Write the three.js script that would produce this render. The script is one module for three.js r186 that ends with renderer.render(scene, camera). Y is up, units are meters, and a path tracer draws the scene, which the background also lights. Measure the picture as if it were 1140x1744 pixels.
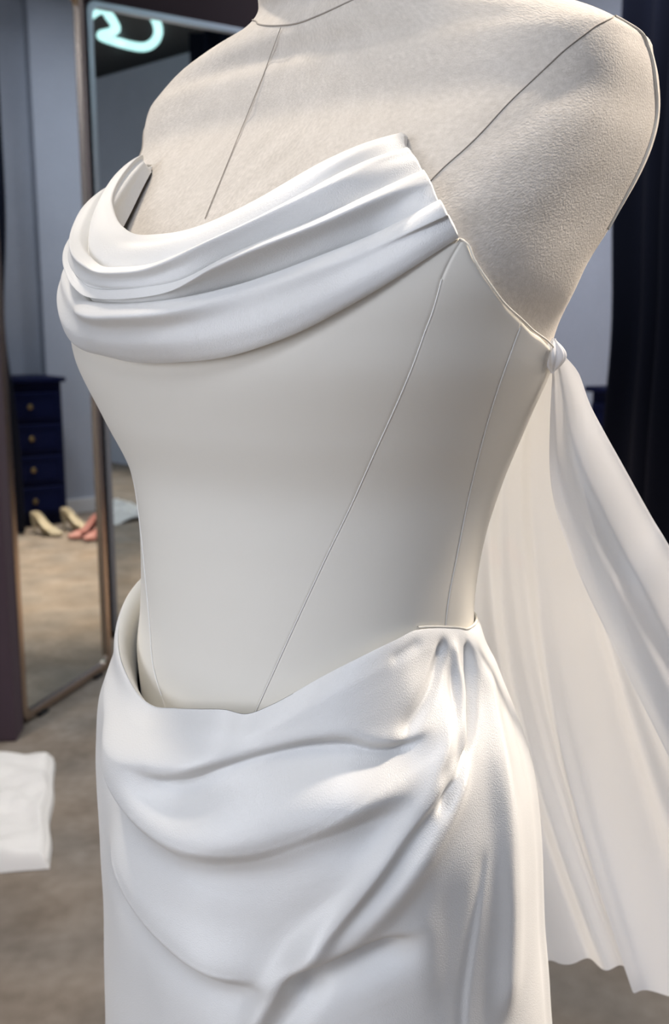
import * as THREE from 'three';
import { mergeGeometries } from 'three/addons/utils/BufferGeometryUtils.js';
import { RoundedBoxGeometry } from 'three/addons/geometries/RoundedBoxGeometry.js';
import { RectAreaLightUniformsLib } from 'three/addons/lights/RectAreaLightUniformsLib.js';
import { ImprovedNoise } from 'three/addons/math/ImprovedNoise.js';

// ---------------------------------------------------------------- camera, exposure
RectAreaLightUniformsLib.init();
const scene = new THREE.Scene();
scene.background = new THREE.Color(0x000000);
const PITCH = Math.atan(321 / 1700);
const camera = new THREE.PerspectiveCamera(2 * Math.atan(872 / 1700) * 180 / Math.PI, 1140 / 1744, 0.02, 40);
camera.position.set(0, 1.27, 0);
camera.rotation.set(-PITCH, 0, 0);
camera.focus = 0.57;
camera.userData.fStop = 10;
scene.add(camera);
const renderer = new THREE.WebGLRenderer({ antialias: true });
renderer.toneMapping = THREE.LinearToneMapping;
renderer.toneMappingExposure = 1.0;
renderer.shadowMap.enabled = true;
renderer.shadowMap.type = THREE.PCFSoftShadowMap;
const CEIL = 3.36;

// ---------------------------------------------------------------- large lights (unseen ceiling lamps placed to light the dress and the room)
// [x, z, width, depth, colour, intensity, label]
const UNSEEN_PANELS = [
  [-0.9, -0.1, 0.9, 0.6, 0xfff4e6, 3.6, 'unseen warm white ceiling panel placed to light the chest and cowl from above'],
  [-0.35, 1.45, 1.6, 0.9, 0xe6eeff, 8.8, 'unseen large cool white ceiling panel placed to light the front of the skirt'],
  [0.75, -4.5, 1.2, 0.6, 0xeef2ff, 19, 'unseen soft white ceiling panel placed to light the wall and floor by the navy drawers'],
  [-0.2, -6.6, 1.4, 0.7, 0xf4f4ff, 12, 'unseen soft white ceiling panel placed to light the room beyond the partition'],
];
// two unseen glowing panes placed to light the dress from left and right: width, sill height, height, colour, radiance
const UNSEEN_PANE = { z: 1.05, w: 1.7, sill: 0.75, h: 1.7, hex: 0xf0f4ff, k: 4.0 };
const UNSEEN_PANE2 = { s: 3.7, w: 1.7, sill: 0.7, h: 1.6, hex: 0xfff4ea, k: 6 };
// [x, z, target x, y, z, colour, intensity, angle, label]
const UNSEEN_SPOTS = [  // all out of view, aimed to light mannequin, cloth and shoes
  [-0.75, -1.25, -0.05, 1.15, -0.66, 0xfff2e2, 9, 0.42, 'unseen round ceiling spotlight placed to light the mannequin from the mirrors side'],
  [1.5, -1.3, 0.1, 0.9, -0.66, 0xfff1e2, 33, 0.42, 'unseen round ceiling spotlight placed to light the mannequin from the train side'],
  [-1.3, -2.1, -0.8, 0, -2.4, 0xfff2e4, 10, 0.34, 'unseen round ceiling spotlight placed to light the folded white cloth'],
  [0.25, -4.6, 0.4, 0, -4.6, 0xffe6c8, 56, 0.5, 'unseen round ceiling spotlight placed to light the floor by the shoes'],
];
// ---------------------------------------------------------------- measured tables (metres and degrees, in the dress form's own frame)
// horizontal sections of the torso: height, half width, front depth, back depth, superellipse power, forward shift
const BODY = [
  [1.5161,0.0552,0.0514,0.0514,2.0375,-0.0241],
  [1.5027,0.0569,0.0519,0.0519,2.075,-0.0257],
  [1.4937,0.058,0.0522,0.0522,2.1,-0.0268],
  [1.4848,0.0655,0.0498,0.0498,2.15,-0.0316],
  [1.4758,0.0741,0.0459,0.0459,2.2,-0.0364],
  [1.4669,0.0944,0.051,0.051,2.2667,-0.0412],
  [1.458,0.1301,0.0624,0.0624,2.3667,-0.0459],
  [1.449,0.1608,0.0708,0.0708,2.5,-0.0507],
  [1.4356,0.1843,0.0788,0.0783,3.0375,-0.0592],
  [1.4266,0.1883,0.0833,0.0819,3.1125,-0.0577],
  [1.4132,0.1905,0.0886,0.0857,3.225,-0.0591],
  [1.3953,0.1906,0.0948,0.0896,3.3,-0.0602],
  [1.3774,0.1907,0.1015,0.0934,3.3,-0.0512],
  [1.3595,0.1886,0.107,0.0967,3.225,-0.0397],
  [1.3416,0.1852,0.1116,0.0996,3.075,-0.027],
  [1.3237,0.1819,0.1173,0.1014,2.85,-0.0145],
  [1.3058,0.1791,0.1245,0.1025,2.55,-0.0025],
  [1.2879,0.1755,0.131,0.1041,2.3667,0.0036],
  [1.27,0.1697,0.1357,0.1052,2.3,0.0063],
  [1.2431,0.1645,0.1355,0.1079,2.24,0.0074],
  [1.2073,0.1491,0.1252,0.1038,2.18,0.0057],
  [1.1715,0.1343,0.1117,0.0972,2.14,0.0044],
  [1.1358,0.1271,0.1017,0.0941,2.1,0.0111],
  [1.0999,0.1238,0.097,0.0936,2.1,0.0163],
  [1.0731,0.1244,0.097,0.0945,2.1,0.0179],
  [1.0463,0.1285,0.0997,0.0987,2.1,0.0176],
  [1.0105,0.1321,0.1004,0.1056,2.1,0.0131],
  [0.9747,0.1351,0.1013,0.1108,2.1,0.0115],
  [0.9388,0.1383,0.1024,0.1162,2.1,0.0111]
];
const SKIRT = [
  [1.2073,0.1491,0.1252,0.1038,2.18,0.0057],
  [1.1715,0.1343,0.1117,0.0972,2.14,0.0044],
  [1.1358,0.1271,0.1017,0.0941,2.1,0.0111],
  [1.0999,0.1238,0.097,0.0936,2.1,0.0163],
  [1.0731,0.1245,0.0971,0.0946,2.1,0.0178],
  [1.0463,0.1331,0.1033,0.1022,2.1,0.015],
  [1.0105,0.1498,0.1138,0.1198,2.1,0.0209],
  [0.9747,0.159,0.1193,0.1304,2.1,0.0201],
  [0.9388,0.1636,0.121,0.1374,2.1,0.0185],
  [0.8941,0.1659,0.1236,0.1394,2.1,0.0146],
  [0.8494,0.1677,0.1257,0.1408,2.1,0.0118],
  [0.7598,0.1752,0.1332,0.1472,2.1,0.0057]
];
// crests of the cowl's pleats from centre front to the side: end angle, heights, stand-off
const COWL = {
  R1: [22.42,[1.3161,1.3194,1.3229,1.3265,1.3346,1.3438,1.3529,1.3596,1.3648,1.3682,1.3711],[0.0261,0.0272,0.0283,0.0292,0.0298,0.0299,0.0289,0.026,0.0211,0.0139,0.006]],
  R2: [26.41,[1.2984,1.2999,1.303,1.3072,1.3137,1.3242,1.3362,1.3452,1.3541,1.3585,1.3615],[0.034,0.034,0.034,0.034,0.034,0.0339,0.0325,0.0297,0.0243,0.0163,0.0075]],
  R3: [34.36,[1.2861,1.2871,1.2882,1.2946,1.3058,1.3123,1.3178,1.3241,1.3347,1.345,1.3478],[0.0318,0.0301,0.0285,0.0272,0.0263,0.0259,0.0251,0.0232,0.0199,0.0151,0.009]],
  R4: [43.66,[1.2803,1.2806,1.2826,1.2856,1.2903,1.2952,1.3004,1.306,1.3129,1.3209,1.3313],[0.0276,0.0252,0.0225,0.0198,0.0181,0.0176,0.0171,0.0162,0.0148,0.013,0.0105]],
  B: [55.62,[1.2483,1.2475,1.2488,1.2506,1.2544,1.2596,1.2661,1.2749,1.2862,1.2999,1.3122],[0.0099,0.0097,0.0094,0.0092,0.0091,0.009,0.009,0.0088,0.0086,0.0084,0.008]]
};
const ARMHOLE = [[56.9,1.3126],[62.5,1.3025],[67.0,1.2939],[74.4,1.2818],[82.9,1.2719],[89.0,1.2646],[98.1,1.2571]];
const PRINCESS = [[56.6,1.2937],[57.9,1.2732],[55.0,1.2372],[51.5,1.2082],[45.4,1.17],[38.2,1.1297],[31.5,1.0956],[22.8,1.0549]];
const SIDESEAM = [[82.7,1.2709],[80.6,1.242],[81.5,1.2084],[83.7,1.172],[86.0,1.1357],[85.8,1.107],[85.7,1.0871]];
const ARMSCYE = [[68.2,1.4237],[57.2,1.4104],[46.5,1.3903],[41.3,1.3626],[38.6,1.3484]];
const PLATEBACK = [[90.2,1.4355],[95.2,1.4256],[96.6,1.4089],[99.0,1.3901],[100.6,1.3695],[102.5,1.347],[105.4,1.3247]];
const SKIRTTOP = [[99.1,1.0819],[90.7,1.0865],[79.5,1.0914],[69.7,1.0932],[63.4,1.0905],[56.2,1.0862],[47.8,1.0793],[39.7,1.0706],[31.5,1.0596],[26.8,1.0534],[20.5,1.0467],[14.7,1.0471],[7.4,1.0435],[0.1,1.0389]];
const FOLD = {
  belly: [[76.0,1.0753],[64.6,1.0631],[54.3,1.0547],[40.4,1.0459],[28.1,1.037],[16.0,1.0298],[3.4,1.022],[-7.2,1.0169],[-19.5,1.0162]],
  v2: [[67.1,1.038],[65.3,1.0349],[61.3,1.0311],[56.1,1.0296],[50.5,1.0307],[45.9,1.0334],[40.5,1.0337],[34.5,1.0318],[27.2,1.0265],[21.5,1.021],[15.8,1.0148],[8.5,1.004],[1.9,0.9988],[-4.3,1.0012]],
  f3: [[78.5,1.0535],[69.7,1.0307],[62.4,1.022],[52.3,1.0143],[44.7,1.0052],[37.4,0.9938],[29.1,0.9827],[20.7,0.9745],[12.0,0.97],[4.2,0.9704],[-2.3,0.975],[-9.9,0.9844],[-17.1,0.997],[-21.4,1.009]],
  v3: [[59.3,0.9999],[48.5,0.9928],[40.0,0.9863],[34.4,0.9812],[27.5,0.9711],[20.5,0.9627],[11.7,0.9536],[3.9,0.9508],[-1.6,0.954],[-7.3,0.9594],[-14.4,0.9676],[-19.8,0.974],[-30,0.985]],
  bulge: [[52.8,0.9919],[45.0,0.9757],[39.2,0.9609],[34.9,0.9453]],
  hollow: [[21.6,0.9494],[19.8,0.9254],[16.6,0.911]],
  f4: [[79.6,1.0566],[73.0,1.0301],[65.7,1.0086],[58.1,0.9907],[49.4,0.967],[41.5,0.9424],[34.0,0.9143],[28.0,0.8911],[21.9,0.8592],[18.3,0.833]],
  f5: [[25.9,0.8943],[20.4,0.8908],[13.3,0.8886],[5.8,0.891],[-2.0,0.8972],[-9.7,0.9065],[-16.8,0.9224],[-20.9,0.9387]],
  v5: [[25.7,0.8794],[20.2,0.878],[13.1,0.8731],[5.5,0.8722],[-1.6,0.8752],[-9.3,0.8814],[-16.6,0.8899],[-20.8,0.9036]],
  f6: [[78.4,1.0173],[71.2,0.9998],[62.6,0.9782],[54.1,0.9559],[46.6,0.9375],[38.2,0.9185],[31.3,0.9004]],
  v46: [[68.0,1.0011],[59.6,0.9807],[51.4,0.958],[43.9,0.9365],[36.9,0.9162]],
  v6: [[58,0.9215],[54,0.9180],[48.0,0.9142],[37.9,0.9012],[32.2,0.8935],[28.4,0.8851]],
  v7: [[35.7,0.8909],[31.6,0.8773],[26.7,0.8564],[23.8,0.8384]],
  p1: [[82.3,1.0866],[80.3,1.0773],[75.3,1.0651],[68.4,1.0536],[62.3,1.0437],[58.6,1.0375]],
  p0: [[71.3,1.0881],[65.7,1.0845],[59.8,1.08]],
  p2: [[94.3,1.0801],[93.7,1.0675],[89.5,1.0517],[86.0,1.0369],[82.3,1.0262],[77.2,1.0164],[70.6,1.0034],[66.0,0.9913]],
  p3: [[85.8,1.0841],[84.4,1.0614],[79.9,1.0397],[78.0,1.019],[71.8,1.0062]],
  p4: [[98.6,1.078],[98.0,1.0578],[94.3,1.032],[91.6,1.0003],[89.6,0.9586],[88.6,0.9128],[85.3,0.8416]],
  v4: [[84.6,1.0835],[83.9,1.0688],[79.9,1.0529],[75.3,1.0369],[70.7,1.022],[67.1,1.0113]],
  side: [[81.6,0.9659],[78.2,0.9391],[74.7,0.9069],[71.9,0.8776],[69.9,0.8396]],
  p5: [[57.8,0.9353],[60.0,0.9042],[61.6,0.8631]],
  p6: [[69.7,0.9521],[68.4,0.9154],[66.4,0.8603]]
};
const VEIL_REAR = {"top":[[-0.0033,1.2196,-0.1597],[0.0527,1.2319,-0.13],[0.1005,1.2421,-0.0929],[0.1415,1.2503,-0.0496],[0.1631,1.2555,-0.0225]],"mid":[[-0.0247,0.9872,-0.1641],[0.0057,0.9921,-0.1909],[0.0421,0.9904,-0.2077],[0.092,0.9956,-0.211],[0.1474,1.0135,-0.2087]],"bot":[[-0.0946,0.6928,-0.1923],[-0.0182,0.6903,-0.2425],[0.0446,0.6874,-0.2679],[0.0653,0.6773,-0.2762],[0.0891,0.6756,-0.2891],[0.1154,0.676,-0.2979],[0.1301,0.6686,-0.2952],[0.1574,0.6646,-0.3038],[0.1979,0.6645,-0.3245],[0.2415,0.6906,-0.3409]]};
const VEIL_FRONT = {"left":[[0.1662,1.2556,-0.0159],[0.1642,1.2399,-0.0196],[0.1593,1.2114,-0.0284],[0.1532,1.1808,-0.0423],[0.1515,1.1558,-0.0546],[0.1533,1.1295,-0.0696],[0.1593,1.0915,-0.0918],[0.1705,1.0357,-0.1274],[0.1898,0.9539,-0.1765],[0.2122,0.8404,-0.247],[0.2264,0.7386,-0.3135]],"right":[[0.1688,1.257,-0.0144],[0.166,1.2512,-0.0305],[0.1644,1.24,-0.053],[0.1629,1.2201,-0.0734],[0.1664,1.1995,-0.0912],[0.1705,1.1788,-0.1095],[0.1779,1.1388,-0.1457],[0.186,1.1167,-0.1602],[0.1968,1.0608,-0.2088],[0.2228,0.9606,-0.2856],[0.2548,0.833,-0.3739]]};
// loops of the glowing tube lamp, in metres
const NEON = { x: 0.893, y: 2.9, z: -3.013, r: 0.024,
  big: [[1.129,2.93,-2.696],[1.245,2.915,-2.755],[1.265,2.885,-2.883],[1.14,2.87,-3.044],[0.975,2.885,-3.167],[0.781,2.915,-3.233],[0.539,2.93,-3.268],[0.446,2.915,-3.205],[0.559,2.885,-3.097],[0.72,2.87,-3.037],[0.884,2.885,-2.951],[1.034,2.915,-2.825]],
  small: [[0.632,2.95,-3.183],[0.7,2.95,-3.043],[0.763,2.95,-2.909],[0.877,2.95,-2.737],[0.795,2.95,-2.709],[0.591,2.95,-2.895],[0.463,2.95,-3.117],[0.502,2.95,-3.222]] };

// ---------------------------------------------------------------- helpers
const R = d => d * Math.PI / 180;
const lerp = (a, b, t) => a + (b - a) * t;
const clamp = (x, a, b) => Math.min(b, Math.max(a, x));
const sst = (a, b, x) => { const t = clamp((x - a) / (b - a), 0, 1); return t * t * (3 - 2 * t); };
let seed = 20240;
const rnd = () => { seed = (seed * 1664525 + 1013904223) >>> 0; return seed / 4294967296; };
const perlin = new ImprovedNoise();
const nz = (x, y, z = 0) => perlin.noise(x, y, z);
function cubic(xs, ys, x) {                                   // smooth curve through sorted points
  const n = xs.length;
  if (x <= xs[0]) return ys[0]; if (x >= xs[n - 1]) return ys[n - 1];
  let i = 0; while (x > xs[i + 1]) i++;
  const h = xs[i + 1] - xs[i], t = (x - xs[i]) / h;
  const m = k => { if (k <= 0) return (ys[1] - ys[0]) / (xs[1] - xs[0]); if (k >= n - 1) return (ys[n - 1] - ys[n - 2]) / (xs[n - 1] - xs[n - 2]); return (ys[k + 1] - ys[k - 1]) / (xs[k + 1] - xs[k - 1]); };
  const t2 = t * t, t3 = t2 * t;
  return (2 * t3 - 3 * t2 + 1) * ys[i] + (t3 - 2 * t2 + t) * h * m(i) + (-2 * t3 + 3 * t2) * ys[i + 1] + (t3 - t2) * h * m(i + 1);
}
const usedNames = {};
function numbered(name) { const k = usedNames[name] = (usedNames[name] ?? -1) + 1; return k ? `${name}_${String(k).padStart(3, '0')}` : name; }
function shadows(o) { o.castShadow = o.receiveShadow = true; return o; }
function mesh(name, geo, mat, parent) { const m = shadows(new THREE.Mesh(geo, mat)); m.name = parent === scene ? numbered(name) : name; parent.add(m); return m; }
function thing(name, label, category, pos = [0, 0, 0], turn = 0, group) {
  const g = new THREE.Group(); g.name = numbered(name); g.position.set(...pos); g.rotation.y = turn;
  g.userData = { label, category }; if (group) g.userData.group = group; scene.add(g); return g;
}
function struct(name, geo, mat, label, category) { const m = mesh(name, geo, mat, scene); m.userData = { kind: 'structure', label, category }; return m; }
function grid(nu, nv, fn, uv) {                               // fn(i/nu, j/nv) -> [x, y, z]
  const p = new Float32Array((nu + 1) * (nv + 1) * 3), t = new Float32Array((nu + 1) * (nv + 1) * 2), ix = [];
  let k = 0, q = 0;
  for (let j = 0; j <= nv; j++) for (let i = 0; i <= nu; i++) {
    const a = fn(i / nu, j / nv, i, j); p[k++] = a[0]; p[k++] = a[1]; p[k++] = a[2];
    const w = uv ? uv(i / nu, j / nv, a) : [i / nu, j / nv]; t[q++] = w[0]; t[q++] = w[1];
  }
  for (let j = 0; j < nv; j++) for (let i = 0; i < nu; i++) { const a = j * (nu + 1) + i, b = a + 1, c = a + nu + 1, d = c + 1; ix.push(a, c, b, b, c, d); }
  const g = new THREE.BufferGeometry();
  g.setAttribute('position', new THREE.BufferAttribute(p, 3)); g.setAttribute('uv', new THREE.BufferAttribute(t, 2)); g.setIndex(ix); g.computeVertexNormals();
  return g;
}
function box(w, h, d, x = 0, y = 0, z = 0) { const g = new THREE.BoxGeometry(w, h, d); g.translate(x, y, z); return g; }
function rbox(w, h, d, r, x = 0, y = 0, z = 0) { const g = new RoundedBoxGeometry(w, h, d, 3, r); g.translate(x, y, z); return g; }
const V = a => new THREE.Vector3(...a);
function tube(pts, r, seg = 60, rad = 8, closed = false) { return new THREE.TubeGeometry(new THREE.CatmullRomCurve3(pts.map(V), closed, 'centripetal'), seg, r, rad, closed); }
function dataTex(n, fn, srgb) {
  const d = new Uint8Array(n * n * 4);
  for (let y = 0; y < n; y++) for (let x = 0; x < n; x++) { const c = fn(x / n, y / n), k = (y * n + x) * 4; d[k] = c[0]; d[k + 1] = c[1]; d[k + 2] = c[2]; d[k + 3] = 255; }
  const t = new THREE.DataTexture(d, n, n); t.wrapS = t.wrapT = THREE.RepeatWrapping; t.magFilter = THREE.LinearFilter; t.minFilter = THREE.LinearMipmapLinearFilter; t.generateMipmaps = true;
  if (srgb) t.colorSpace = THREE.SRGBColorSpace; t.needsUpdate = true; return t;
}
const tnoise = (u, v, f, z = 0) => {                          // tiling noise
  const a = nz(u * f, v * f, z), b = nz((u - 1) * f, v * f, z), c = nz(u * f, (v - 1) * f, z), d = nz((u - 1) * f, (v - 1) * f, z);
  return lerp(lerp(a, b, u), lerp(c, d, u), v);
};
function withRepeat(t, r) { const c = t.clone(); c.repeat.set(r, r); c.needsUpdate = true; return c; }

const ROT = Math.PI / 2;
// ---------------------------------------------------------------- materials
const felt = dataTex(512, (u, v) => { const k = 128 + 90 * tnoise(u, v, 90, 1) + 60 * tnoise(u, v, 170, 5) + 30 * (rnd() - 0.5); return [k, k, k]; });
const weave = dataTex(512, (u, v) => { const k = 128 + 70 * tnoise(u, v, 120, 3) + 60 * (rnd() - 0.5); return [k, k, k]; });
const linenCol = dataTex(512, (u, v) => { const k = 12 * tnoise(u, v, 8, 2) + 14 * tnoise(u, v, 60, 7) + 10 * (rnd() - 0.5); return [211 + k, 203 + k, 191 + k]; }, true);
const floorCol = dataTex(1024, (u, v) => {
  const k = 26 * tnoise(u, v, 6, 1) + 22 * tnoise(u, v, 17, 4) + 14 * tnoise(u, v, 60, 8) + 8 * (rnd() - 0.5), w = 6 * tnoise(u, v, 9, 12);
  return [clamp(139 + k + w, 0, 255), clamp(128 + k, 0, 255), clamp(116 + k - w, 0, 255)];
}, true);
const wallCol = dataTex(512, (u, v) => { const k = 5 * tnoise(u, v, 7, 1) + 4 * tnoise(u, v, 40, 3); return [176 + k, 182 + k, 194 + k]; }, true);
const std = (o) => new THREE.MeshStandardMaterial({ side: THREE.DoubleSide, ...o });
const phys = (o) => new THREE.MeshPhysicalMaterial({ side: THREE.DoubleSide, ...o });
const M = {
  linen: phys({ map: withRepeat(linenCol, 6), roughness: 0.95, bumpMap: withRepeat(felt, 9), bumpScale: 0.0004, sheen: 0.3, sheenRoughness: 0.6, sheenColor: new THREE.Color(0xfff6ea) }),
  thread: std({ color: 0xa59d93, roughness: 0.9 }),
  piping: std({ color: 0xd9d3c6, roughness: 0.85 }),
  satin: phys({ color: 0xe7e6e2, roughness: 0.5, metalness: 0.15, anisotropy: 0.85, anisotropyRotation: ROT, specularIntensity: 0.9, bumpMap: withRepeat(weave, 10), bumpScale: 0.00034, sheen: 0.25, sheenRoughness: 0.35, sheenColor: new THREE.Color(0xffffff) }),
  crepe: phys({ color: 0xe6e1d5, roughness: 0.55, specularIntensity: 0.5, bumpMap: withRepeat(weave, 8), bumpScale: 0.00005, sheen: 0.2, sheenRoughness: 0.4, sheenColor: new THREE.Color(0xffffff) }),
  stitch: std({ color: 0xf0eee9, roughness: 0.6 }),
  chiffon: phys({ color: 0xfbfaf9, roughness: 0.9, transmission: 0.2, thickness: 0, specularIntensity: 0.2 }),
  sheer: phys({ color: 0xfbfaf9, roughness: 0.9, transmission: 0.4, thickness: 0, specularIntensity: 0.2 }),
  floor: std({ map: withRepeat(floorCol, 0.55), roughness: 0.88 }),
  wall: std({ map: withRepeat(wallCol, 0.7), roughness: 0.9 }),
  darkWall: std({ color: 0x2a1b21, roughness: 0.95 }),
  postWood: std({ color: 0x4b3c45, roughness: 0.9 }),
  ceiling: std({ color: 0x15181c, roughness: 0.9 }),
  trim: std({ color: 0xdcdcdc, roughness: 0.5 }),
  chrome: std({ color: 0x8d919b, metalness: 0.9, roughness: 0.5 }),
  brass: std({ color: 0xb7a597, metalness: 1, roughness: 0.25 }),
  mirror: std({ color: 0xe6ebea, metalness: 1, roughness: 0.015 }),
  navy: phys({ color: 0x050d31, specularIntensity: 0.25, roughness: 0.6 }),
  knob: std({ color: 0x8f7d57, metalness: 1, roughness: 0.35 }),
  velvet: phys({ color: 0x080b18, roughness: 0.95, specularIntensity: 0.3, sheen: 0.15, sheenRoughness: 0.5, sheenColor: new THREE.Color(0x20283f) }),
  metalDark: std({ color: 0x2a2a2c, metalness: 0.8, roughness: 0.4 }),
  cotton: std({ color: 0xfbf8f4, roughness: 0.8, bumpMap: withRepeat(weave, 5), bumpScale: 0.0002 }),
  gold: std({ color: 0xe8dcc0, metalness: 0.45, roughness: 0.25, bumpMap: withRepeat(felt, 14), bumpScale: 0.002 }),
  goldLining: std({ color: 0x6e6048, roughness: 0.7 }),
  pink: std({ color: 0xb8827a, roughness: 0.45 }),
  pinkDark: std({ color: 0x5a1f22, roughness: 0.6 }),
  sole: std({ color: 0x6b5f50, roughness: 0.7 }),
};
const glow = (hex, k) => new THREE.MeshStandardMaterial({ color: 0x000000, emissive: hex, emissiveIntensity: k });

// ---------------------------------------------------------------- unseen ceiling lamps
for (const [x, z, w, d, hex, k, label] of UNSEEN_PANELS) {
  const t = thing('unseen_ceiling_panel_light', label, 'ceiling light', [x, CEIL, z]);
  mesh('frame', mergeGeometries([box(w + 0.06, 0.05, 0.03, 0, -0.025, d / 2 + 0.015), box(w + 0.06, 0.05, 0.03, 0, -0.025, -d / 2 - 0.015), box(0.03, 0.05, d, w / 2 + 0.015, -0.025, 0), box(0.03, 0.05, d, -w / 2 - 0.015, -0.025, 0)]), M.trim, t);
  mesh('diffuser', box(w, 0.01, d, 0, -0.03, 0), glow(hex, 1), t);
  const l = new THREE.RectAreaLight(hex, k, w, d); l.position.set(0, -0.045, 0); l.rotation.x = -Math.PI / 2; t.add(l); l.name = 'panel_light';
}
for (const [x, z, tx, ty, tz, hex, k, ang, label] of UNSEEN_SPOTS) {
  const t = thing('unseen_ceiling_spotlight', label, 'ceiling light', [x, CEIL, z]);
  const dir = new THREE.Vector3(tx - x, ty - CEIL, tz - z).normalize(), q = new THREE.Quaternion().setFromUnitVectors(new THREE.Vector3(0, -1, 0), dir);
  const can = new THREE.LatheGeometry([[0.0, 0.09], [0.052, 0.09], [0.06, 0.082], [0.06, -0.06], [0.052, -0.06], [0.052, -0.03], [0.0, -0.03]].map(a => new THREE.Vector2(...a)), 32);
  mesh('mount', new THREE.CylinderGeometry(0.018, 0.018, 0.1, 16).translate(0, -0.05, 0), M.metalDark, t);
  const c = mesh('lamp_can', can, M.metalDark, t); c.position.set(0, -0.15, 0); c.quaternion.copy(q);
  const e = mesh('bulb_face', new THREE.CylinderGeometry(0.048, 0.048, 0.006, 32).translate(0, -0.036, 0), glow(hex, 1.5), t); e.position.copy(c.position); e.quaternion.copy(q);
  const l = new THREE.SpotLight(hex, k, 0, ang, 0.7, 2); l.position.copy(dir).multiplyScalar(0.075).add(c.position); l.castShadow = true; l.shadow.radius = 5; l.shadow.mapSize.set(2048, 2048); l.name = 'spot_light';
  l.target.position.set(tx - x, ty - CEIL, tz - z); t.add(l, l.target); l.target.name = 'spot_target';
}

// ---------------------------------------------------------------- the room
const WD = [0.38, 0.925], WN = [-0.925, 0.38], W0 = [1.70, -5.75];        // right wall: direction towards the camera, inward normal, a point
const onWall = (s, d) => [W0[0] + WD[0] * s + WN[0] * d, W0[1] + WD[1] * s + WN[1] * d];
const WTURN = Math.atan2(-WD[1], WD[0]);                                    // local +x runs along the wall towards the camera, +z into the room
function wallBox(w, h, d) { const g = box(w, h, d); const p = g.attributes.position, u = g.attributes.uv, n = g.attributes.normal; for (let i = 0; i < p.count; i++) { const a = Math.abs(n.getX(i)) > 0.5 ? p.getZ(i) : p.getX(i); if (Math.abs(n.getY(i)) > 0.5) u.setXY(i, p.getX(i), p.getZ(i)); else u.setXY(i, a, p.getY(i)); } return g; }
{
  const f = wallBox(11, 0.1, 12); struct('floor', f, M.floor, 'grey brown carpet floor with faint worn patches', 'floor').position.set(1.3, -0.05, -3);
  const c = wallBox(11, 0.1, 12); struct('ceiling', c, M.ceiling, 'dark flat ceiling above the pale walls', 'ceiling').position.set(1.3, CEIL + 0.05, -3);
  const r = struct('wall_right', wallBox(12.6, CEIL, 0.12), M.wall, 'pale blue grey wall behind the navy drawers', 'wall'); let q = onWall(3.2, -0.06); r.position.set(q[0], CEIL / 2, q[1]); r.rotation.y = WTURN;
  const pr = struct('wall_pier', wallBox(1.6, CEIL, 0.1), M.wall, 'pale wall pier standing proud beside the navy drawers', 'wall'); q = onWall(-0.62, 0.05); pr.position.set(q[0], CEIL / 2, q[1]); pr.rotation.y = WTURN;
  const bb = struct('baseboard_right', rbox(1.62, 0.1, 0.02, 0.006), M.trim, 'white baseboard along the foot of the pale pier', 'baseboard'); q = onWall(-0.62, 0.11); bb.position.set(q[0], 0.05, q[1]); bb.rotation.y = WTURN;
  const bk = struct('wall_back', wallBox(10, CEIL, 0.12), M.wall, 'pale end wall beyond the mirrors', 'wall'); bk.position.set(0.6, CEIL / 2, -8.6);
  // left wall with an opening for the unseen glowing pane
  const zb = UNSEEN_PANE.z - UNSEEN_PANE.w / 2, zf = UNSEEN_PANE.z + UNSEEN_PANE.w / 2, yt = UNSEEN_PANE.sill + UNSEEN_PANE.h, piece = (z0, z1, y0, y1) => wallBox(0.12, y1 - y0, z1 - z0).translate(0, (y0 + y1) / 2, (z0 + z1) / 2);
  struct('wall_left', mergeGeometries([piece(-9, zb, 0, CEIL), piece(zf, 3, 0, CEIL), piece(zb, zf, 0, UNSEEN_PANE.sill), piece(zb, zf, yt, CEIL)]), M.wall, 'pale side wall with an opening for the unseen glowing pane', 'wall').position.set(-2.6, 0, 0);
  function unseenPane(name, W, label, pos, turn) {             // local +z looks into the room
    const wn = struct(name, mergeGeometries([box(W.w, 0.05, 0.06, 0, 0.025, 0), box(W.w, 0.05, 0.06, 0, W.h - 0.025, 0), box(0.05, W.h, 0.06, W.w / 2 - 0.025, W.h / 2, 0), box(0.05, W.h, 0.06, -W.w / 2 + 0.025, W.h / 2, 0), box(0.04, W.h, 0.05, 0, W.h / 2, 0)]), M.trim, label, 'window');
    wn.position.set(...pos); wn.rotation.y = turn;
    for (const s of [-1, 1]) mesh('pane', box(W.w / 2 - 0.06, W.h - 0.09, 0.008, s * W.w / 4, W.h / 2, -0.012), glow(W.hex, 1.5), wn);
    const wl = new THREE.RectAreaLight(W.hex, W.k, W.w - 0.1, W.h - 0.1); wl.position.set(0, W.h / 2, 0.04); wl.rotation.y = Math.PI; wl.name = 'unseen_pane_light'; wn.add(wl);
  }
  unseenPane('window_1', UNSEEN_PANE, 'unseen white framed glowing pane placed to light the front of the dress with cool light', [-2.6 + 0.075, UNSEEN_PANE.sill, UNSEEN_PANE.z], Math.PI / 2);  // out of view, placed to light the bodice front
  q = onWall(UNSEEN_PANE2.s, 0.035); unseenPane('window_2', UNSEEN_PANE2, 'unseen white framed glowing pane placed to light the train side with warm light', [q[0], UNSEEN_PANE2.sill, q[1]], WTURN);  // out of view on the unbroken wall, lights skirt side and train
  const fr = struct('wall_front', wallBox(11, CEIL, 0.12), M.wall, 'pale wall facing the mirrors and the dress', 'wall'); fr.position.set(2.0, CEIL / 2, 2.6);
  // dark partition behind the mirrors
  const a = [-2.5, -3.42], b = [-0.31, -4.44], len = Math.hypot(b[0] - a[0], b[1] - a[1]);
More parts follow.
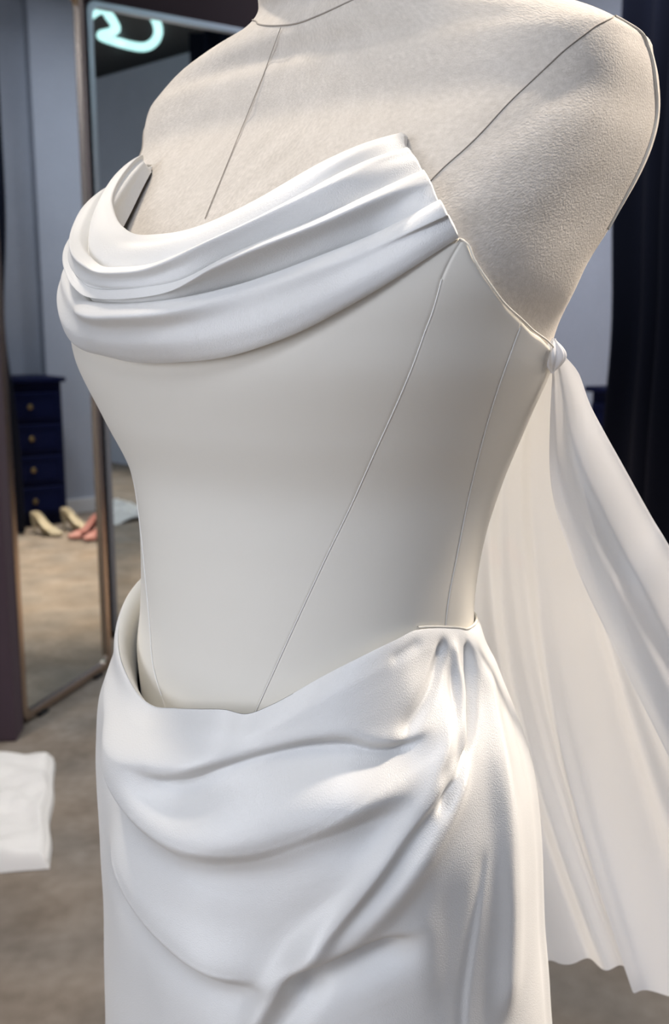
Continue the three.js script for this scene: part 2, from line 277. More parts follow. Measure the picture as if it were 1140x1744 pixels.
  const dk = struct('wall_partition', wallBox(len, CEIL, 0.1), M.darkWall, 'dark plum brown partition wall behind the standing mirrors', 'wall');
  dk.position.set((a[0] + b[0]) / 2, CEIL / 2, (a[1] + b[1]) / 2); dk.rotation.y = Math.atan2(-(b[1] - a[1]), b[0] - a[0]);
  const pil = struct('wall_post', rbox(0.5, CEIL, 0.1, 0.008), M.postWood, 'dark plum brown post at the edge of the tall mirror', 'post');
  pil.position.set(-1.235, CEIL / 2, -2.93); pil.rotation.y = R(4);
}

// ---------------------------------------------------------------- standing mirrors
function roundedRect(w, h, r) {
  const s = new THREE.Shape(), x = w / 2; s.moveTo(-x + r, 0); s.lineTo(x - r, 0); s.absarc(x - r, r, r, -Math.PI / 2, 0); s.lineTo(x, h - r); s.absarc(x - r, h - r, r, 0, Math.PI / 2); s.lineTo(-x + r, h); s.absarc(-x + r, h - r, r, Math.PI / 2, Math.PI); s.lineTo(-x, r); s.absarc(-x + r, r, r, Math.PI, Math.PI * 1.5); return s;
}
function standingMirror(label, x0, z0, x1, z1, h, frameMat, fw) {
  const w = Math.hypot(x1 - x0, z1 - z0), t = thing('standing_mirror', label, 'mirror', [(x0 + x1) / 2, 0, (z0 + z1) / 2], Math.atan2(-(z1 - z0), x1 - x0));
  const outer = roundedRect(w, h, 0.035), inner = roundedRect(w - 2 * fw, h - 2 * fw, 0.03); outer.holes.push(new THREE.Path(inner.getPoints(10).map(p => new THREE.Vector2(p.x, p.y + fw)).reverse()));
  mesh('frame', new THREE.ExtrudeGeometry(outer, { depth: 0.024, bevelEnabled: true, bevelSize: 0.003, bevelThickness: 0.003, bevelSegments: 3, curveSegments: 10 }).translate(0, 0.012, -0.012), frameMat, t);
  mesh('glass', new THREE.ExtrudeGeometry(roundedRect(w - fw, h - fw, 0.03), { depth: 0.004, bevelEnabled: false, curveSegments: 10 }).translate(0, 0.012 + fw / 2, -0.002), M.mirror, t);
  mesh('backing', new THREE.ExtrudeGeometry(roundedRect(w - fw, h - fw, 0.03), { depth: 0.006, bevelEnabled: false, curveSegments: 10 }).translate(0, 0.012 + fw / 2, -0.010), M.metalDark, t);
  for (const s of [-1, 1]) mesh('foot', rbox(0.05, 0.012, 0.05, 0.004, s * (w / 2 - 0.1), 0.006, 0), M.metalDark, t);
  return t;
}
const kB = 1.08, B0 = [-0.80 * kB - 0.82 * 0.06, -3.68 * kB + 0.572 * 0.06], B1 = [B0[0] + 0.82 * 0.72, B0[1] - 0.572 * 0.72];
standingMirror('tall standing mirror with thin metal frame that shows the navy drawers', -1.009, -3.029, -0.849, -3.570, 2.33, M.brass, 0.02);
standingMirror('tall standing mirror with thin metal frame that shows the glowing tube lamp', B0[0], B0[1], B1[0], B1[1], 2.42, M.chrome, 0.018);

// ---------------------------------------------------------------- navy chest of drawers
{
  const W = 0.85, H = 0.95, D = 0.42, q = onWall(0.20 + W / 2, 0.012);
  const t = thing('chest_of_drawers', 'navy blue painted chest of drawers against the pale wall', 'cabinet', [q[0] + WN[0] * 0.005, 0, q[1] + WN[1] * 0.005], WTURN);
  mesh('body', rbox(W, H - 0.1, D - 0.02, 0.006, 0, 0.06 + (H - 0.1) / 2, D / 2 - 0.01), M.navy, t);
  mesh('top', rbox(W + 0.04, 0.03, D + 0.02, 0.008, 0, H - 0.025, D / 2 + 0.01), M.navy, t);
  mesh('plinth', rbox(W - 0.02, 0.07, D - 0.05, 0.004, 0, 0.035, D / 2 - 0.02), M.navy, t);
  for (let k = 0; k < 4; k++) for (const s of [-1, 1]) {
    const y = 0.17 + k * 0.198, d = mesh('drawer', rbox(W / 2 - 0.035, 0.176, 0.022, 0.006, s * W / 4, y, D - 0.012), M.navy, t);
    mesh('panel_trim', mergeGeometries([box(W / 2 - 0.09, 0.006, 0.006, s * W / 4, y + 0.06, D + 0.001), box(W / 2 - 0.09, 0.006, 0.006, s * W / 4, y - 0.06, D + 0.001), box(0.006, 0.12, 0.006, s * W / 4 + W / 4 - 0.045, y, D + 0.001), box(0.006, 0.12, 0.006, s * W / 4 - W / 4 + 0.045, y, D + 0.001)]), M.navy, d);
    mesh('knob', new THREE.LatheGeometry([[0, 0.024], [0.014, 0.022], [0.017, 0.016], [0.013, 0.01], [0.007, 0.006], [0.009, 0]].map(a => new THREE.Vector2(...a)), 20).rotateX(Math.PI / 2).translate(s * W / 4, y, D - 0.002), M.knob, d);
  }
}

// ---------------------------------------------------------------- navy curtain
{
  const L = 2.6, Hc = CEIL - 0.04, e0 = [1.385, -5.06], t = thing('curtain', 'dark navy velvet curtain hanging in deep folds beside the drawers', 'curtain', [e0[0], 0, e0[1]], Math.atan2(-WD[1], WD[0]));
  const sheet = off => grid(520, 60, (u, v) => {
    const y = lerp(0.015, Hc - 0.06, v), x = u * L, ph = x * 34 + 1.2 * nz(x * 3, 1.3, 0) + 0.5 * nz(x * 2, y * 0.8, 4);
    const pinch = 0.05 * Math.exp(-(((y - 1.28) / 0.45) ** 2)) * Math.exp(-x / 0.5);
    return [x + pinch + 0.012 * Math.cos(ph * 0.7), y, (0.045 + 0.01 * nz(x * 4, y)) * Math.sin(ph) + 0.02 * Math.sin(ph * 0.43 + 1) + off];
  }, (u, v) => [u * L, v * Hc]);
  mesh('cloth', mergeGeometries([sheet(0), sheet(-0.004)]), M.velvet, t);
  mesh('rail', new THREE.CylinderGeometry(0.014, 0.014, L + 0.1, 16).rotateZ(Math.PI / 2).translate(L / 2, Hc - 0.02, 0), M.metalDark, t);
  for (let k = 0; k < 14; k++) mesh('ring', new THREE.TorusGeometry(0.024, 0.004, 8, 20).rotateY(Math.PI / 2).translate(0.06 + k * 0.19, Hc - 0.03, 0), M.metalDark, t);
}

// ---------------------------------------------------------------- glowing tube lamp under the ceiling
{
  const t = thing('tube_lamp', 'pale blue glowing looped tube lamp hanging under the dark ceiling', 'lamp', [NEON.x, NEON.y, NEON.z]);
  const local = a => a.map(p => [p[0] - NEON.x, p[1] - NEON.y, p[2] - NEON.z]), big = local(NEON.big), small = local(NEON.small);
  const shine = glow(0xbff4f2, 1.7);
  for (const loop of [big, small]) {                           // short lengths of tube, a light inside each
    const c = new THREE.CatmullRomCurve3(loop.map(V), true, 'centripetal'), n = 8;
    for (let k = 0; k < n; k++) {
      const part = []; for (let i = -1; i <= 13; i++) part.push(c.getPointAt(((k + i / 12) / n + 1) % 1).toArray());
      mesh('glowing_tube', tube(part, NEON.r, 24, 14), shine, t);
      if (k % 2 === 0) { const l = new THREE.PointLight(0xc4f0f4, 0.22); l.position.set(...part[7]); l.castShadow = true; l.shadow.radius = 0.8; l.name = 'tube_light'; t.add(l); }
    }
  }
  for (const p of [big[1], big[5], big[9], small[2], small[6]]) mesh('suspension_wire', new THREE.CylinderGeometry(0.002, 0.002, CEIL - NEON.y - p[1], 6).translate(p[0], (CEIL - NEON.y + p[1]) / 2, p[2]), M.metalDark, t);
}

// ---------------------------------------------------------------- shoes by the drawers
function pump(name, label, pos, turn, mat, lining, group, tilt = 0) {
  const t = thing(name, label, 'shoe', pos, turn, group);
  const L = 0.235, sole = x => 0.012 + 0.075 * sst(0.09, 0.2, x) + 0.004 * sst(0.05, 0, x);        // x: 0 toe .. L heel
  const half = x => x < 0.02 ? 0.018 * Math.sqrt(Math.max(0, x) / 0.02) + 0.004 : x < 0.08 ? lerp(0.022, 0.04, sst(0.02, 0.08, x)) : lerp(0.04, 0.028, sst(0.08, 0.2, x)) * (x > L - 0.02 ? Math.sqrt(Math.max(0.02, (L - x) / 0.02)) : 1);
  const rim = x => x < 0.07 ? 0.02 + 0.018 * sst(0, 0.06, x) : lerp(0.036, 0.05, sst(0.08, 0.22, x));
  const shell = grid(44, 20, (u, v) => {
    const x = u * L, a = lerp(-1, 1, v), y0 = sole(x), w = half(x), closed = 1 - sst(0.055, 0.075, x);
    const side = Math.abs(a), up = closed > 0.5 ? rim(x) * Math.cos(a * Math.PI / 2) ** 0.7 : rim(x) * (1 - side) * 1.6;
    const yy = closed > 0.5 ? y0 + up : y0 + Math.min(rim(x), rim(x) * (side < 0.35 ? 0 : 1) * 1);
    return [x, closed > 0.5 ? yy : y0 + rim(x) * sst(0.15, 1, side), Math.sin(a * Math.PI / 2) * w * (closed > 0.5 ? 1 : lerp(0.9, 1, side))];
  }, (u, v) => [u * L, v * 0.12]);
  mesh('upper', shell, mat, t);
  mesh('sole', grid(40, 8, (u, v) => { const x = u * L; return [x, sole(x) - 0.004, lerp(-1, 1, v) * half(x)]; }), lining, t);
  const hx = L - 0.022, hy = sole(L);
  mesh('heel', new THREE.LatheGeometry([[0.0, 0], [0.006, 0], [0.006, 0.02], [0.009, 0.05], [0.018, hy - 0.004], [0, hy]].map(a => new THREE.Vector2(...a)), 16).translate(hx, 0, 0), mat, t);
  t.rotation.z = tilt; return t;
}
pump('pump_shoe', 'gold glitter high heeled shoe nearest the corner of the drawers', [1.09, 0.002, -5.09], R(-8), M.gold, M.goldLining, 'gold pair by the drawers');
pump('pump_shoe', 'gold glitter high heeled shoe between its pair and the pink shoes', [1.04, 0.002, -5.29], R(-10), M.gold, M.goldLining, 'gold pair by the drawers');
pump('pump_shoe', 'pink high heeled shoe beside the gold shoes', [0.985, 0.002, -5.04], R(107), M.pink, M.pinkDark, 'pink pair by the drawers');
pump('pump_shoe', 'pink high heeled shoe on the far side of its pair from the gold shoes', [0.87, 0.002, -5.05], R(100), M.pink, M.pinkDark, 'pink pair by the drawers');

// ---------------------------------------------------------------- white cloths on the floor
{
  const t = thing('folded_cloth', 'white satin cloth folded flat on the carpet beside the dress', 'cloth', [-0.977, 0, -2.40], R(14.6));
  const w = 0.58, d = 0.60;                                    // local: x right, z towards camera
  const top = (u, v) => {
    const x = (u - 1) * w + 0.235, z = (v - 0.5) * d, e = Math.min(Math.min(1 - u, u) * w, Math.min(v, 1 - v) * d);
    const edge = 1 - Math.pow(1 - clamp(e / 0.03, 0, 1), 2.2);
    const hump = 0.05 * Math.exp(-(((x + 0.12) / 0.16) ** 2) - (((z + 0.14) / 0.14) ** 2)) + 0.02 * nz(x * 9, z * 9, 2) + 0.008 * nz(x * 24, z * 18, 5) + 0.012 * Math.sin(z * 26 + x * 14) * sst(0.25, 0, Math.abs(x + 0.05));
    return [x + 0.012 * nz(z * 6, 1, 3) * (u > 0.5 ? 1 : 0), 0.002 + edge * Math.max(0.022, 0.045 + hump), z + 0.03 * (u - 1) + 0.012 * nz(x * 7, 3, 1)];
  };
  mesh('cloth', grid(110, 110, top, (u, v) => [u * w, v * d]), M.cotton, t);
  mesh('hem', tube(Array.from({ length: 24 }, (_, i) => { const p = top(0.985, 0.02 + 0.96 * i / 23); return [p[0] + 0.001, p[1] - 0.004, p[2]]; }), 0.004, 80, 8), M.cotton, t);
}
{
  const t = thing('crumpled_cloth', 'small crumpled white cloth lying by the wall', 'cloth', [1.3, 0, -2.57], R(20));
  mesh('cloth', grid(60, 60, (u, v) => { const x = (u - 0.5) * 2, z = (v - 0.5) * 2, r = Math.min(1, Math.hypot(x, z) / 1.15); return [x * 0.2, 0.003 + Math.max(0, (1 - r * r)) * (0.11 + 0.05 * nz(x * 2, z * 2, 6) + 0.02 * nz(x * 6, z * 6, 1)), z * 0.16]; }), M.cotton, t);
}

// ---------------------------------------------------------------- the dress form
const FORM = [-0.0107, 0, -0.6802], YAW = R(-40);
function section(T, h) { const xs = T.X || (T.X = T.map(r => r[0]).reverse()), o = []; for (let k = 1; k < 6; k++) { const ys = T['Y' + k] || (T['Y' + k] = T.map(r => r[k]).reverse()); o.push(cubic(xs, ys, h)); } return o; }
for (const [h, w] of [[0.6, 0.19], [0.4, 0.215], [0.2, 0.245], [0, 0.275]]) SKIRT.push([h, w, w * 0.78, w * 0.92, 2.1, -0.004 * (0.76 - h) * 10]);
const spow = (s, e) => Math.sign(s) * Math.pow(Math.abs(s), e);
function skin(T, th, h, o = 0) {                              // point of the section curve: angle in degrees from centre front, height, stand-off
  const [a, bf, bb, n, zc] = section(T, h), s = Math.sin(R(th)), c = Math.cos(R(th));
  return [(a + o) * spow(s, 2 / n), h, ((c > 0 ? bf : bb) + o) * spow(c, 2 / n) + zc];
}
function skinPolar(T, ph, h, o = 0) {                          // the same curve by true polar angle (even spacing)
  const [a, bf, bb, n, zc] = section(T, h), s = Math.sin(ph), c = Math.cos(ph), b = (c > 0 ? bf : bb) + o, r = Math.pow(Math.pow(Math.abs(s) / (a + o), n) + Math.pow(Math.abs(c) / b, n), -1 / n);
  return [r * s, h, r * c + zc];
}
{
  const t = thing('dress_form', 'cream linen tailor dress form without arms wearing the white dress', 'mannequin', FORM, YAW);
  const inset = h => -0.005 * sst(1.30, 1.22, h);
  const hs = []; for (let k = 0; k <= 260; k++) { const u = k / 260; hs.push(lerp(0.94, 1.516, u)); }
  const torso = grid(260, 260, (u, v, i, j) => skinPolar(BODY, u * 2 * Math.PI + Math.PI, hs[j], inset(hs[j])), (u, v, p) => [u * 0.95, p[1]]);
  mesh('torso', torso, M.linen, t);
  const capR = [0.0552, 0.0514];
  mesh('neck', grid(96, 24, (u, v) => { const a = u * 2 * Math.PI, k = v < 0.5 ? 1 : Math.cos((v - 0.5) * Math.PI), y = v < 0.5 ? lerp(1.514, 1.56, v * 2) : 1.56 + 0.006 * Math.sin((v - 0.5) * Math.PI); return [capR[0] * k * Math.sin(a), y, -0.0235 + capR[1] * k * Math.cos(a)]; }, (u, v) => [u * 0.34, v * 0.1]), M.linen, t);
  mesh('under_cap', grid(64, 8, (u, v) => { const p = skinPolar(BODY, u * 2 * Math.PI, 0.941, -0.005); return [p[0] * v, 0.941, p[2] * v]; }), M.linen, t);
  const along = (a, off = 0.0003) => { const x = a.map((_, i) => i), th = a.map(p => p[0]), hh = a.map(p => p[1]), r = []; for (let k = 0; k <= 80; k++) { const t = k / 80 * (a.length - 1); r.push(skin(BODY, cubic(x, th, t), cubic(x, hh, t), off)); } return r; };
  const cf = [[-0.0126,1.4527,0.0189],[-0.0171,1.4438,0.0202],[-0.023,1.4354,0.02],[-0.0227,1.4247,0.0264],[-0.0259,1.4152,0.0292],[-0.0292,1.4056,0.0319],[-0.0325,1.3961,0.0346],[-0.0291,1.3848,0.0441],[-0.0248,1.3735,0.0542],[-0.0199,1.3624,0.0648],[-0.015,1.3516,0.0752],[-0.0102,1.3411,0.0854],[-0.0049,1.3308,0.0958]];
  mesh('seam', tube(cf.map((p, i) => [p[0], p[1], p[2] + (i < 3 ? 0.002 - 0.0005 * i : 0.0005)]), 0.00028, 240, 6), M.thread, t);
  const ring = []; for (let k = 0; k < 72; k++) { const a = lerp(-180, 180, k / 72); ring.push(skin(BODY, a, cubic([0, 4, 10, 16, 30, 60, 90, 180], [1.4533, 1.4549, 1.4579, 1.4609, 1.467, 1.474, 1.477, 1.482], Math.abs(a)), 0.0004)); }
  mesh('neck_seam', tube(ring, 0.0005, 300, 6, true), M.thread, t);
  const am = [[84, 1.4375], [76, 1.4315], ...ARMSCYE, [38, 1.335], [40, 1.32]];
  for (const s of [1, -1]) {
    mesh('armhole_seam', tube(along(am.map(([a, h]) => [a * s, h])), 0.00035, 240, 6), M.thread, t);
    mesh('armhole_piping', tube(along([[86, 1.4385], ...PLATEBACK].map(([a, h]) => [a * s, h]), 0.0004), 0.0009, 240, 8), M.piping, t);
  }
  mesh('pole', new THREE.CylinderGeometry(0.016, 0.016, 0.93, 24).translate(0, 0.475, 0.0), M.metalDark, t);
  mesh('base', new THREE.LatheGeometry([[0, 0.03], [0.03, 0.03], [0.16, 0.016], [0.17, 0.01], [0.17, 0], [0, 0]].map(a => new THREE.Vector2(...a)), 48), M.metalDark, t);
}

// ---------------------------------------------------------------- the dress
const dress = thing('wedding_dress', 'white satin strapless gown with draped cowl neckline and chiffon train on a dress form', 'dress', FORM, YAW);
const sortH = a => { const b = a.slice().sort((p, q) => p[1] - q[1]); return { h: b.map(p => p[1]), a: b.map(p => p[0]) }; };
const seamA = (() => { const q = sortH([...PRINCESS, [15, 1.02], [10, 0.985], [57.5, 1.33]]); return h => cubic(q.h, q.a, h); })();
const seamB = (() => { const q = sortH([...SIDESEAM, [85.7, 1.05], [85.7, 0.985], [83.5, 1.33]]); return h => cubic(q.h, q.a, h); })();
const bodiceTop = (() => {                                     // top edge height against angle
  const xs = [0, 30, 50, ...ARMHOLE.map(p => p[0]), 120, 150, 180], ys = [1.295, 1.30, 1.308, ...ARMHOLE.map(p => p[1]), 1.243, 1.235, 1.233];
  return a => cubic(xs, ys, Math.abs(a));
})();
const LOW = 0.985;
function bodicePanel(name, fa, fb, edgeA, edgeB, sign) {       // strip between two seams
  const nu = 70, nv = 150, warp = u => u < 0.5 ? 0.5 * Math.pow(2 * u, 2.2) : 1 - 0.5 * Math.pow(2 - 2 * u, 2.2);
  const g = grid(nu, nv, (u, v) => {
    // find the height span at this strip position, then the seam angles at that height
    const w = warp(u); let top = 1.29; for (let k = 0; k < 8; k++) top = bodiceTop(lerp(fa(top), fb(top), w));
    const e = clamp(v / 0.985, 0, 1), h = lerp(LOW, top, Math.pow(e, 0.97)), a0 = fa(h), a1 = fb(h), th = lerp(a0, a1, w), rr = 0.12;
    const dA = edgeA ? Math.abs(th - a0) * Math.PI / 180 * rr : 1, dB = edgeB ? Math.abs(a1 - th) * Math.PI / 180 * rr : 1, d = Math.min(dA, dB);
    const near = sst(1.22, 1.30, h) * 0.003;
    let o = near - 0.0005 * Math.exp(-((d / 0.0008) ** 2));
    o -= 0.0022 * Math.pow(clamp(1 - (top - h) / 0.003, 0, 1), 2);
    if (v > 0.985) o -= 0.004 * (v - 0.985) / 0.015;
    return skin(BODY, th * sign, h, o);
  }, (u, v, p) => [Math.atan2(p[0], p[2]) * 0.13, p[1]]);
  return mesh(name, g, M.crepe, dress);
}
bodicePanel('front_panel', h => -seamA(h), seamA, true, true, 1);
for (const s of [1, -1]) {
  bodicePanel('side_panel', seamA, seamB, true, true, s);
  bodicePanel('back_panel', seamB, () => 180, true, true, s);
  const edge = []; for (let k = 0; k <= 40; k++) { const a = lerp(56, 178, k / 40); edge.push(skin(BODY, a * s, bodiceTop(a) - 0.0006, 0.0024)); }
  mesh('edge_binding', tube(edge, 0.0006, 160, 8), M.crepe, dress);
  const st = []; for (let k = 0; k <= 30; k++) { const h = lerp(1.292, 1.03, k / 30); st.push(skin(BODY, seamA(h) * s, h, 0.0000 + sst(1.22, 1.30, h) * 0.003)); }
  mesh('seam_stitching', tube(st, 0.00035, 160, 6), M.stitch, dress);
  const s2 = []; for (let k = 0; k <= 30; k++) { const h = lerp(1.268, 1.088, k / 30); s2.push(skin(BODY, seamB(h) * s, h, 0.0000 + sst(1.22, 1.30, h) * 0.003)); }
  mesh('seam_stitching', tube(s2, 0.00035, 160, 6), M.stitch, dress);
}

// draped cowl: pleated swags from side to side, tucked in at the ends
{
  const S2 = Array.from({ length: 13 }, (_, i) => (i - 2) / 10), even = (y, a) => cubic(S2, [y[2], y[1], ...y], a);
  for (const c of Object.values(COWL)) for (const m of [1, 2]) for (let pass = 0; pass < 3; pass++) {   // even out the measured crests
    const a = c[m], b = a.slice(); for (let i = 0; i < 10; i++) b[i] = 0.25 * (a[Math.abs(i - 1)] + 2 * a[i] + a[i + 1]); c[m] = b;
  }
  const rowAt = (k, s) => { const c = COWL[k], a = Math.min(1, Math.abs(s)); return { th: c[0] * s, h: even(c[1], a), o: even(c[2], a), a }; };
  const mix = (p, q, t, dh = 0, d_o = 0) => ({ th: lerp(p.th, q.th, t), h: lerp(p.h, q.h, t) + dh, o: lerp(p.o, q.o, t) + d_o });
  const mod = (p, dh, d_o) => ({ th: p.th - 560 * Math.sign(p.th) * Math.max(dh, -0.03) * Math.pow(clamp(p.a, 0, 1), 4), h: p.h + dh, o: p.o + d_o, a: p.a });
  const inn = (p, dh, d_o) => ({ th: p.th * 0.97, h: p.h + dh * (1 - 0.8 * Math.pow(p.a, 4)), o: p.o + d_o });
  function profile(s) {
    const a = Math.abs(s), r1 = rowAt('R1', s), r2 = rowAt('R2', s), q3 = rowAt('R3', s), r4 = rowAt('R4', s), b = rowAt('B', s);
    if (s < 0) { r1.h += 0.015 * sst(0.5, 0.85, a) * (1 - 0.65 * sst(0.85, 1, a)); r2.h += 0.005 * sst(0.5, 0.85, a); }
    const k = 0.35 + 0.65 * sst(1, 0.7, a), f3 = s > 0 ? sst(0.15, 0.4, a) : 0, f4 = 0.35 + 0.65 * sst(0.02, 0.3, a);
    const r3 = { ...mix(mix(r2, r4, 0.6), q3, f3), a };
    r4.o -= 0.008 * sst(0.15, 0.45, a) * sst(1, 0.8, a); b.o -= 0.0045;
    const g1 = r1.h - r2.h, g2 = r2.h - r3.h;
    const rows = [
      inn(r1, -0.050 * k, -0.016 * k - 0.002), inn(r1, -0.026 * k, -0.010 * k), inn(r1, -0.010, -0.0055 * k), mod(r1, -0.0025, -0.0028), r1, mod(r1, -Math.min(0.002, 0.1 * g1), 0.0018), mod(r1, -Math.min(0.007, 0.24 * g1), 0.0020 * k + 0.0008),
      mix(r1, r2, 0.45, 0, 0.0014 * k), mix(r1, r2, 0.8, -0.001, -0.0022 * k), mod(r2, -0.0040, -0.0062 * k - 0.001), mod(r2, -0.0026, -0.0040 * k - 0.0012), mod(r2, -0.0005, -0.0020), mod(r2, 0, 0.0005), mod(r2, -Math.min(0.003, 0.14 * g2), 0.0022), mod(r2, -Math.min(0.008, 0.32 * g2), 0.0032 * k),
      mix(r2, r3, 0.55, 0, 0.0010), mix(r2, r3, 0.86, -0.0005, -0.0022 * k * f3), mod(r3, -0.0030 * f3, -0.0048 * k * f3 - 0.0005), mod(r3, -0.0018 * f3, -0.0030 * f3), mod(r3, 0, -0.0004), mod(r3, -0.0026, 0.0018 * f3), mod(r3, -0.006, 0.0020 * f3),
      mix(r3, r4, 0.55, 0, 0.0004), mix(r3, r4, 0.88, -0.0005, -0.0024 * k * f4), mod(r4, -0.0034 * f4, -0.0050 * k * f4 - 0.0008), mod(r4, -0.0020, -0.0034 * f4), mod(r4, 0, -0.0004), mod(r4, -0.003, 0.0022), mod(r4, -0.008, 0.0042 * k),
      mix(r4, b, 0.42, 0, 0.0030 * k + 0.001), mix(r4, b, 0.68, 0, 0.0042 * k + 0.001), mix(r4, b, 0.86, 0, 0.0036 * k + 0.0008), mix(r4, b, 0.96, 0, 0.0030 * k), mod(b, 0.0004, 0.001 * k), mod(b, 0.0032, -0.0035), mod(b, 0.012, -0.0062),
    ];
    return rows;
  }
  const nr = profile(0).length, NU = 420, NV = 300, cols = [];
  for (let i = 0; i <= NU; i++) {
    const q = lerp(-1.02, 1.02, i / NU), a = Math.abs(q), s = Math.sign(q) * (a <= 1 ? Math.pow(a, 1.22) : 1), tuck = clamp((a - 1) / 0.02, 0, 1);
    cols.push(profile(s).map((p, j) => {
      const wob = 0.0012 * nz(s * 4 + 7, j * 0.25, 2) * sst(1, 0.6, a), w2 = 0.003 * (s < 0 ? 1 : 0) * nz(s * 3, j * 0.2, 9) * sst(1, 0.8, a) * sst(0, 0.3, a);
      return skin(BODY, p.th + Math.sign(q) * tuck * 0.5, p.h + wob * 0.6 + w2, Math.max(0.0015, lerp(p.o + wob, 0.0015, tuck)));
    }));
  }
  const R0 = Array.from({ length: nr }, (_, i) => i), colS = cols.map(c => [0, 1, 2].map(k => c.map(p => p[k])));
  mesh('cowl_neckline', grid(NU, NV, (u, v, i) => { const x = v * (nr - 1); return [0, 1, 2].map(k => cubic(R0, colS[i][k], x)); }, (u, v) => [u * 0.5, v * 0.2]), M.satin, dress);
}

// draped skirt with swags falling from both hips
const foldSpec = {                                             // amplitude, width above/left, width below/right
  belly: [0.0045, 0.020, 0.018], v2: [-0.0100, 0.0050, 0.016], f3: [0.0090, 0.022, 0.014], v3: [-0.0060, 0.010, 0.018], bulge: [0.0050, 0.022, 0.020], hollow: [-0.003, 0.026, 0.026],
  f4: [0.0065, 0.008, 0.0060], f5: [0.0090, 0.022, 0.012], v5: [-0.0052, 0.009, 0.018], f6: [0.0075, 0.010, 0.011], v46: [-0.0030, 0.006, 0.006], v6: [-0.0115, 0.0050, 0.014], v7: [-0.006, 0.009, 0.009],
  p1: [-0.0045, 0.006, 0.004], p0: [-0.0020, 0.004, 0.004], p2: [-0.0075, 0.0042, 0.0032], p3: [0.0050, 0.006, 0.006], p4: [0.0065, 0.010, 0.015], v4: [-0.0028, 0.004, 0.004], side: [-0.0013, 0.006, 0.0022], p5: [0.0012, 0.016, 0.016], p6: [-0.0020, 0.014, 0.018],
};
{
  const RAD = 0.14, folds = Object.entries(foldSpec).map(([k, [amp, wn, wp]]) => {
    const pts = FOLD[k].map(([a, h]) => [R(a) * RAD, h]), len = [0]; for (let i = 1; i < pts.length; i++) len.push(len[i - 1] + Math.hypot(pts[i][0] - pts[i - 1][0], pts[i][1] - pts[i - 1][1]));
    const xs = pts.map(p => p[0]), ys = pts.map(p => p[1]), pad = 4 * Math.max(wn, wp);
    const tot = len[len.length - 1], n = Math.ceil(tot / (0.55 * Math.min(wn, wp))), tl = clamp(1.2 * Math.max(wn, wp) / tot, 0.12, 0.5), fine = [];
    const at = l => [cubic(len, xs, l), cubic(len, ys, l)];
    for (let i = 0; i < n; i++) { const l = tot * (i + 0.5) / n, u = (i + 0.5) / n, [x, y] = at(l), [x1, y1] = at(l + 0.001), [x0, y0] = at(l - 0.001), d = Math.hypot(x1 - x0, y1 - y0) || 1; fine.push([x, y, (x1 - x0) / d, (y1 - y0) / d, (tot < 0.06 && wn > 0.015 ? 1 : sst(0, tl, u) * sst(1, 1 - tl, u)) ** 3]); }
    return { amp, wn, wp, fine, ds: tot / n, box: [Math.min(...xs) - pad, Math.max(...xs) + pad, Math.min(...ys) - pad, Math.max(...ys) + pad] };
  });
  function foldHeight(th, h) {                                 // cubic-norm blend along each fold line: smooth everywhere
    const x = R(th) * RAD; let sum = 0;
    for (const f of folds) {
      if (x < f.box[0] || x > f.box[1] || h < f.box[2] || h > f.box[3]) continue;
      let s = 0;
      for (const [px, py, tx, ty, wt] of f.fine) {
        const rx = x - px, ry = h - py, d2 = rx * rx + ry * ry, side = (tx * ry - ty * rx) / Math.sqrt(d2 + 1e-10), w = lerp(f.wn, f.wp, sst(-0.9, 0.9, side)), e = 3 * d2 / (w * w);
        if (e < 14) s += wt * Math.exp(-e) * f.ds / (w * 1.0233);
      }
      sum += f.amp * Math.cbrt(s);
    }
    return sum;
  }
  const ts = SKIRTTOP.slice().reverse(), near = { a: [...ts.map(p => p[0]), 140, 180], h: [...ts.map(p => p[1]), 1.078, 1.078] };
  const far = { a: [0, 8, 16, 26, 38, 50, 62, 75, 90, 120, 180], h: [1.0389, 1.034, 1.036, 1.044, 1.056, 1.068, 1.079, 1.087, 1.087, 1.080, 1.078] };
  const topH = a => a >= 0 ? cubic(near.a, near.h, a) : cubic(far.a, far.h, -a);
  const standN = { a: [0, 15, 30, 48, 62, 70, 80, 95, 180], o: [0.017, 0.017, 0.014, 0.011, 0.007, 0.004, 0.0025, 0.002, 0.002] };
  const standF = { a: [0, 12, 25, 40, 55, 70, 85, 100, 180], o: [0.017, 0.017, 0.015, 0.014, 0.013, 0.010, 0.005, 0.002, 0.002] };
  const stand = a => a >= 0 ? cubic(standN.a, standN.o, a) : cubic(standF.a, standF.o, -a);
  const NU = 720, NV = 560, IN = 26;
  const angle = u => { const q = lerp(-1, 1, u); return 180 * (0.72 * q + 0.28 * q * q * q); };
  const depth = (t, top) => (top - 0.006) * (t < 0.75 ? t * 0.46 : 0.345 + (t - 0.75) / 0.25 * 0.655);
  let field = new Float32Array((NU + 1) * (NV - IN + 1));
  for (let j = IN; j <= NV; j++) for (let i = 0; i <= NU; i++) { const th = angle(i / NU), top = topH(th); field[(j - IN) * (NU + 1) + i] = foldHeight(th, top - depth((j - IN) / (NV - IN), top)); }
  for (let pass = 0; pass < 1; pass++) {                       // soften the folds as heavy satin does
    const out = field.slice();
    for (let j = 1; j < NV - IN; j++) for (let i = 1; i < NU; i++) { let s = 0; for (let b = -1; b <= 1; b++) for (let a = -1; a <= 1; a++) s += field[(j + b) * (NU + 1) + i + a]; out[j * (NU + 1) + i] = s / 9; }
    field = out;
  }
